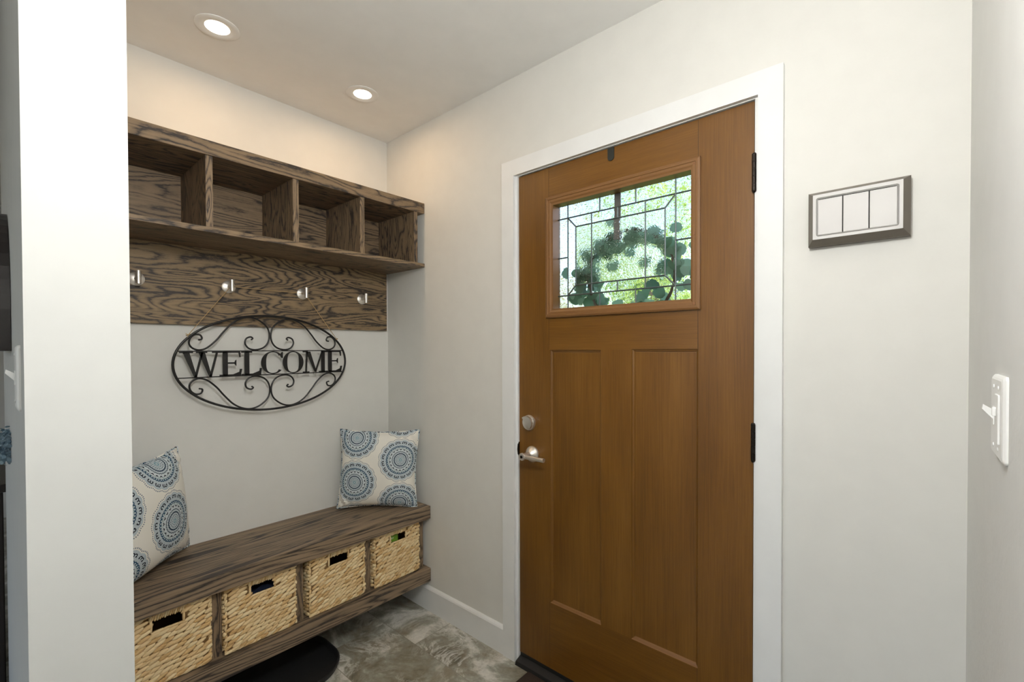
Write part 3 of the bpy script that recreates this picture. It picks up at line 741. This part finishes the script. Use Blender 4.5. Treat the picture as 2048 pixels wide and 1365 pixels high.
# cord
bm = new(); a1 = Vector((-.3047, -.004, .1172)); a2 = Vector((.3098, -.004, .1080))
zh = .3235-.006
path = [a1, Vector((-.160, .006, zh-.006)), Vector((-.152, .008, zh+.0055)), Vector((-.142, .012, zh+.0062)), Vector((.148, .012, zh+.004)), Vector((.158, .008, zh+.0045)), Vector((.166, .006, zh-.008)), a2]
tube(bm, path, .0013, 6)
for e in (a1, a2):
    tube(bm, [e+Vector((.006*math.cos(a), .006*math.sin(a)+.004, .003*math.cos(a*1.0))) for a in [2*PI*k/12 for k in range(12)]], .0018, 6, closed=True)
tube(bm, [a1, a1+Vector((-.010, -.003, .004))], .0012, 6); tube(bm, [a1, a1+Vector((-.004, -.004, -.010))], .0012, 6)
obj('hanging_cord', bm, CORD, sg)

# ------------------------------------------------------------------ pillows
def pillow(name, label, size, uvo, thick=.065):
    r = thing(name, label, 'pillow'); n = 44
    bm = new(); uvl = bm.loops.layers.uv.new('UVMap')
    def pos(u, v, s):
        w = (1-abs(u)**2.6)*(1-abs(v)**2.6); t_ = thick*max(w, 0)**.55
        px = u*(1-.075*(1-v*v)**1.0*abs(u)**3); pz = v*(1-.075*(1-u*u)*abs(v)**3)
        wr = .0022*math.sin(u*9+v*4)*w+.006*math.exp(-((abs(u)-.85)**2+(abs(v)-.8)**2)*20)*math.sin(u*30+v*22)
        return Vector((px*size/2, -s*(t_+(wr if w > .02 else 0)), pz*size/2))
    for s in (1, -1):
        g = [[bm.verts.new(pos(-1+2*i/n, -1+2*j/n, s)) for j in range(n+1)] for i in range(n+1)]
        for i in range(n):
            for j in range(n):
                f = bm.faces.new([g[i][j], g[i+1][j], g[i+1][j+1], g[i][j+1]]); f.smooth = True
                for lp, (a, b) in zip(f.loops, ((i, j), (i+1, j), (i+1, j+1), (i, j+1))): lp[uvl].uv = (a/n*1.0+uvo[0], b/n*1.0+uvo[1])
    bmesh.ops.remove_doubles(bm, verts=bm.verts[:], dist=1e-4)
    obj('pillow_cover', bm, PILLOW, r)
    bm = new(); uvl = bm.loops.layers.uv.new('UVMap'); pts = []
    for k in range(4):
        for i in range(n):
            q = -1+2*i/n; u, v = ((q, -1), (1, q), (-q, 1), (-1, -q))[k]; pts.append(pos(u, v, 0))
    tube(bm, pts, .0035, 8, closed=True)
    for f in bm.faces:
        for lp in f.loops: lp[uvl].uv = (lp.vert.co.x*2.4+3.1, lp.vert.co.z*2.4+5.3)
    obj('piping', bm, PILLOW, r)
    return r
pr = pillow('throw_pillow', 'blue and cream medallion print pillow standing at the right end of the bench', .385, (.055, -.07))
pr.rotation_mode = 'XYZ'
def place(o, base_c, yaw_, lean, roll_=0, size=.405):
    m = Matrix.Rotation(yaw_, 4, 'Z') @ Matrix.Rotation(lean, 4, 'X') @ Matrix.Rotation(roll_, 4, 'Y') @ Matrix.Translation((0, 0, size/2))
    o.matrix_world = Matrix.Translation(base_c) @ m
place(pr, Vector((-.198, -.198, .5335)), math.radians(-41), math.radians(-5), math.radians(2), .385)
pl = pillow('throw_pillow', 'blue and cream medallion print pillow leaning at the left end of the bench', .40, (.21, .16))
place(pl, Vector((-1.090, -.175, .5335)), math.radians(43), math.radians(-4), math.radians(-3), .40)

# ------------------------------------------------------------------ chime box on the wall
ch = thing('wall_chime_box', 'bronze framed brushed nickel three-panel chime box on the wall right of the door', 'wall plate', (0, -2.097, 1.66))
y0, y1, z0, z1 = -1.992, -2.199, 1.590, 1.7315
bm = new(); prev = None
def ringq(bm, r, x): return [(x, r[0], r[2]), (x, r[1], r[2]), (x, r[1], r[3]), (x, r[0], r[3])]
for ins, x in ((0, -.001), (0, -.020), (.004, -.028), (.0135, -.047), (.0145, -.047), (.0145, -.044)):
    ring = ringq(bm, (y0-ins, y1+ins, z0+ins, z1-ins), x)
    if prev:
        for i in range(4): quad(bm, [prev[i], prev[(i+1) % 4], ring[(i+1) % 4], ring[i]])
    prev = ring
quad(bm, prev); part('bronze_frame', bm, BRONZE, ch)
def rrect(y0, y1, z0, z1, r, n=6):
    out = []; ym, yM = min(y0, y1), max(y0, y1)
    for cy, cz, a0 in ((yM-r, z1-r, 0), (ym+r, z1-r, PI/2), (ym+r, z0+r, PI), (yM-r, z0+r, 1.5*PI)):
        for k in range(n+1): a = a0+PI/2*k/n; out.append((cy+r*math.cos(a), cz+r*math.sin(a)))
    return out
FY0, FY1, FZ0, FZ1 = -2.0058, -2.1855, 1.6032, 1.7183
bm = new(); o1 = rrect(FY0, FY1, FZ0, FZ1, .0008); i1 = rrect(FY0-.007, FY1+.007, FZ0+.0072, FZ1-.0085, .005)
box(bm, -.0435, -.0442, FY0, FY1, FZ0, FZ1)
N_ = len(o1)
def bridge(bm, A, xa, B, xb):
    for i in range(len(A)): quad(bm, [(xa, *A[i]), (xa, *A[(i+1) % len(A)]), (xb, *B[(i+1) % len(A)]), (xb, *B[i])])
bridge(bm, o1, -.0442, o1, -.0475); bridge(bm, o1, -.0475, i1, -.0475)
i2 = rrect(FY0-.0075, FY1+.0075, FZ0+.0077, FZ1-.009, .005); i3 = rrect(FY0-.0088, FY1+.0088, FZ0+.009, FZ1-.0103, .004)
bridge(bm, i1, -.0475, i2, -.0455); bridge(bm, i2, -.0455, i3, -.0478); i4 = rrect(FY0-.0105, FY1+.0105, FZ0+.0108, FZ1-.0122, .003); bridge(bm, i3, -.0478, i4, -.0455)
part('nickel_bezel', bm, NICKELP, ch)
bm = new(); box(bm, -.0443, -.0452, FY0-.009, FY1+.009, FZ0+.0092, FZ1-.0105); part('dark_recess', bm, GAP, ch)
ya, yb = FY0-.0108, FY1+.0108; wseg = (ya-yb)/3
for k in range(3):
    bm = new(); box(bm, -.0453, -.0470, ya-k*wseg-(.0011 if k else 0), ya-(k+1)*wseg+(.0011 if k < 2 else 0), FZ0+.0108, FZ1-.0138, 0, .0006)
    part('front_panel', bm, NICKELP, ch)

# ------------------------------------------------------------------ switches
def switchplate(label, loc, rz, gangs):
    r = thing('light_switch', label, 'light switch', loc, rz)
    w = .070 if gangs == 1 else .116; h = .117
    bm = new(); prev = None
    for ins, y in ((0, 0), (0, -.0025), (.003, -.0050), (.006, -.0062)):
        pts = [(x, z) for x, z in rrect(w/2-ins, -w/2+ins, -h/2+ins, h/2-ins, .006)]
        ring = [(p[0], y, p[1]) for p in pts]
        if prev:
            for i in range(len(ring)): quad(bm, [prev[i], prev[(i+1) % len(ring)], ring[(i+1) % len(ring)], ring[i]])
        prev = ring
    bm.faces.new([bm.verts.new(p) for p in prev]); obj('cover_plate', bm, PLASTIC, r)
    xs = [0] if gangs == 1 else [-.023, .023]
    for i, x in enumerate(xs):
        for z in (.042, -.042) :
            bm = new(); lathe(bm, [(.0032, 0), (.0030, .001), (.001, .0015)], (x, -.0060, z), (0, -1, 0), 14); obj('screw', bm, PLASTIC, r)
        if i == 0 :
            bm = new(); box(bm, x-.0055, x+.0055, -.0060, -.0075, -.013, .013, 0, .0006)
            prism(bm, [(-.0065, -.006), (-.0065, .008), (-.0175, .0155), (-.0185, .009)], 0, x-.0042, x+.0042); obj('toggle', bm, PLASTIC, r)
        else:
            bm = new(); box(bm, x-.0165, x+.0165, -.0060, -.0085, -.0335, .0335, 0, .001); box(bm, x-.004, x+.004, -.0085, -.0125, .004, .016, 0, .001); obj('dimmer_slider', bm, PLASTIC, r)
    return r
switchplate('white double light switch plate on the wall at the right edge', (-.532, -L, 1.2240), PI, 2)
sw = switchplate('white toggle light switch on the shaded left side of the partition', (PX0, -.985, 1.272), -PI/2, 1)

# ------------------------------------------------------------------ recessed downlights and added fill lamp
dl = []
def downlight(loc, label):
    r = thing('recessed_downlight', label, 'ceiling light', loc, 0, 'recessed lights in the alcove ceiling')
    bm = new(); prev = None; seg = 48; prof = [(.069, 0), (.069, -.0025), (.064, -.0045), (.050, -.0040), (.042, -.0015), (.036, -.0006)]
    for rad, z in prof:
        ring = [bm.verts.new((rad*math.cos(2*PI*k/seg), rad*math.sin(2*PI*k/seg), z)) for k in range(seg)]
        if prev:
            for k in range(seg): bm.faces.new([prev[k], prev[(k+1) % seg], ring[(k+1) % seg], ring[k]]).smooth = True
        prev = ring
    obj('trim_ring', bm, CEIL, r)
    bm = new(); lathe(bm, [(.038, -.0004), (.038, -.0014)], (0, 0, 0), (0, 0, 1), 48); obj('lens', bm, LENS, r)
    light('downlight_beam', 'AREA', (0, 0, -.012), CAN_E, CAN_C, .085, parent=r)
    return r
downlight((-.916, -.343, H), 'lit recessed ceiling light nearer the partition, the left one of two')
downlight((-.350, -.343, H), 'lit recessed ceiling light nearer the wall corner, the right one of two')
cl = thing('added_fill_lamp', 'glowing globe on a short rod, added out of view as fill light', 'pendant lamp', (-1.28, -2.03, H))  # unseen lamp, added above the view to brighten foyer and alcove
bm = new(); lathe(bm, [(.06, 0), (.06, -.012), (.045, -.022)], (0, 0, 0), (0, 0, 1), 40); obj('canopy', bm, NICKEL, cl)
bm = new(); tube(bm, [(0, 0, -.02), (0, 0, -.40)], .006, 12); obj('rod', bm, NICKEL, cl)
bm = new(); lathe(bm, [(GR*math.sin(PI*k/24), -.50+GR*math.cos(PI*k/24)) for k in range(25)], (0, 0, 0), (0, 0, 1), 48); obj('globe', bm, GLOBE, cl)

# ------------------------------------------------------------------ boot tray and door mat
def rr_ring(x0, x1, y0, y1, r, n=14):
    out = []
    for cx_, cy_, a0 in ((x1-r, y1-r, 0), (x0+r, y1-r, PI/2), (x0+r, y0+r, PI), (x1-r, y0+r, 1.5*PI)):
        for k in range(n+1): a = a0+PI/2*k/n; out.append((cx_+r*math.cos(a), cy_+r*math.sin(a)))
    return out
bm = new(); prev = None
for ins, z, rr in ((.010, .001, .14), (0, .024, .15), (.002, .028, .149), (.007, .028, .143), (.014, .009, .137), (.03, .006, .12)):
    ring = [bm.verts.new((x, y, z)) for x, y in rr_ring(-1.21+ins, -.482-ins, -.465+ins, -.090-ins, rr)]
    if prev:
        for k in range(len(ring)): bm.faces.new([prev[k], prev[(k+1) % len(ring)], ring[(k+1) % len(ring)], ring[k]]).smooth = True
    else: bm.faces.new(ring)
    prev = ring
bm.faces.new(prev)
tag(obj('boot_tray', bm, BLACKP), 'black rubber boot tray with rounded end on the tiles under the bench', 'boot tray')
bm = new(); box(bm, -.50, -.032, -1.80, -1.030, .0005, .010, 0, .003)
tag(obj('door_mat', bm, RUGM), 'dark brown door mat on the tiles in front of the door', 'mat')

# ------------------------------------------------------------------ beyond the partition on the left
mr = thing('arched_mirror', 'dark framed arched mirror hanging on the shaded left side of the partition', 'mirror', (PX0-.001, -.30, 1.32))
def arch(w, z0, zs, n=24):
    return [(w, z0), (w, zs)]+[(w*math.cos(PI*k/n), zs+w*1.0*math.sin(PI*k/n)) for k in range(1, n)]+[(-w, zs), (-w, z0)]
bm = new(); A = arch(.275, 0, .10); B = arch(.235, .035, .10)
for x0, x1, P, Q in ((0, 0, A, B), (-.030, -.036, A, B)):
    for i in range(len(A)):
        j = (i+1) % len(A); quad(bm, [(x0, *P[i]), (x0, *P[j]), (x1, *Q[j]), (x1, *Q[i])])
for i in range(len(A)):
    j = (i+1) % len(A); quad(bm, [(0, *A[i]), (0, *A[j]), (-.030, *A[j]), (-.030, *A[i])]); quad(bm, [(0, *B[i]), (0, *B[j]), (-.036, *B[j]), (-.036, *B[i])])
obj('mirror_frame', bm, DARKWOOD, mr)
bm = new(); prism(bm, B, 0, -.010, -.006); obj('mirror_glass', bm, plain('mirror_silver', (.8, .8, .8), .03, 1), mr)
cb = thing('sideboard_cabinet', 'near-black wooden cabinet standing in the dim room at the left edge', 'cabinet', (-1.66, .62, 0))
for nm, a in (('cabinet_body', (-.23, .23, -.30, .55, .06, .80)), ('cabinet_top', (-.245, .245, -.315, .56, .80, .83))):
    bm = new(); box(bm, *a, 0, .003); obj(nm, bm, DARKWOOD, cb)
for sx in (-.19, .19):
    for sy in (-.26, .5):
        bm = new(); box(bm, sx-.025, sx+.025, sy-.025, sy+.025, 0, .06); obj('foot', bm, DARKWOOD, cb)
for k in range(2):
    bm = new(); box(bm, -.242, -.231, -.28+k*.41, .11+k*.41, .09, .78, 0, .002); dr = obj('cabinet_door', bm, DARKWOOD, cb)
    bm = new(); tube(bm, [(-.255, .08+k*.08, .36), (-.255, .08+k*.08, .46)], .005, 10); tube(bm, [(-.243, .08+k*.08, .37), (-.255, .08+k*.08, .37)], .004, 8); tube(bm, [(-.243, .08+k*.08, .45), (-.255, .08+k*.08, .45)], .004, 8); obj('handle', bm, NICKEL, dr)
fv = thing('flower_vase', 'grey vase of dusty blue flower sprays on the dark cabinet at the left edge', 'vase', (-1.60, .42, .83))
bm = new(); lathe(bm, [(.045, 0), (.062, .03), (.068, .08), (.05, .14), (.028, .17), (.032, .19)], (0, 0, 0), (0, 0, 1), 28); obj('vase', bm, VASE, fv)
for (tx, ty, tz) in ((.166, -.80, .256), (.163, -.78, .214), (-.1, -.3, .33)):
    tip = Vector((tx, ty, tz)); st = catmull([Vector((0, 0, .18)), Vector((tx*.3, ty*.25, .29)), Vector((tx*.75, ty*.7, max(.27, tz))), tip], 6)
    bm = new(); tube(bm, st, .002, 6); obj('stem', bm, plain('stem_green', (.05, .08, .04), .8), fv)
    bm = new()
    for k in range(260):
        s = random.random(); c = tip+Vector((random.gauss(0, .012), random.gauss(0, .05), random.gauss(0, .011)))
        n = Vector((random.gauss(0, 1), random.gauss(0, 1), random.gauss(0, 1))).normalized(); u, v = frame_of(n); rd = random.uniform(.003, .006)
        c.x = min(c.x, .1725)
        bm.faces.new([bm.verts.new(c+(u*math.cos(2*PI*j/5)+v*math.sin(2*PI*j/5))*rd) for j in range(5)])
    o = obj('petals', bm, HYD, fv, recalc=False); o['kind'] = 'stuff'

# ------------------------------------------------------------------ outdoors seen through the door glass
bm = new(); box(bm, .16, 40, -25, 30, -.35, -.25); struct(obj('lawn', bm, GRASS), 'sunlit lawn outside the door')
def crown(bm, c, rad, n, sz):
    for i in range(n):
        d = Vector((random.gauss(0, 1), random.gauss(0, 1), random.gauss(0, 1))).normalized()*random.random()**.4
        p = Vector(c)+Vector((d.x*rad[0], d.y*rad[1], d.z*rad[2])); nn = Vector((random.gauss(0, 1), random.gauss(0, 1), random.gauss(0, 1))).normalized(); u, v = frame_of(nn); s = sz*random.uniform(.6, 1.3)
        bm.faces.new([bm.verts.new(q) for q in (p+u*s, p+v*s*.5, p-u*s, p-v*s*.5)])
def tree(label, base, ht, crowns, n, sz, mat, tr=.12):
    r = thing('garden_tree', label, 'tree', base)
    bm = new(); tube(bm, [(0, 0, 0), (.05, .03, ht*.5), (0, 0, ht)], lambda t: tr*(1-.5*t), 12); obj('trunk', bm, BARK, r)
    bm = new()
    for c, rad in crowns: crown(bm, c, rad, n, sz)
    o = obj('foliage', bm, mat, r, recalc=False); o['kind'] = 'stuff'
    return r
tree('bright yellow-green leafy tree seen through the right of the door glass', (5.0, .55, -.25), 3.0, [((0, .0, 2.9), (1.2, .95, 1.7)), ((.4, -.2, 1.4), (1.1, .85, 1.0))], 2600, .055, LEAFY)
tree('sparse olive-leaved tree seen through the left of the door glass', (5.6, 3.4, -.25), 3.2, [((0, 0, 3.5), (1.0, 1.7, 1.6)), ((0, -.3, 2.1), (1.0, 1.3, .9))], 2100, .055, LEAFB)
tree('darker green tree seen through the middle of the textured door glass', (8.2, 2.1, -.25), 2.5, [((0, 0, 2.9), (.9, .8, .8))], 1000, .07, LEAFD)
bm = new()
for k in range(9): crown(bm, (13+random.random(), -2+k*1.2, .5), (.9, 1.0, 1.2+random.random()*.6), 600, .07)
hd = obj('garden_hedge', bm, LEAFY, recalc=False); tag(hd, 'yellow-green hedge along the far side of the lawn outside', 'hedge')
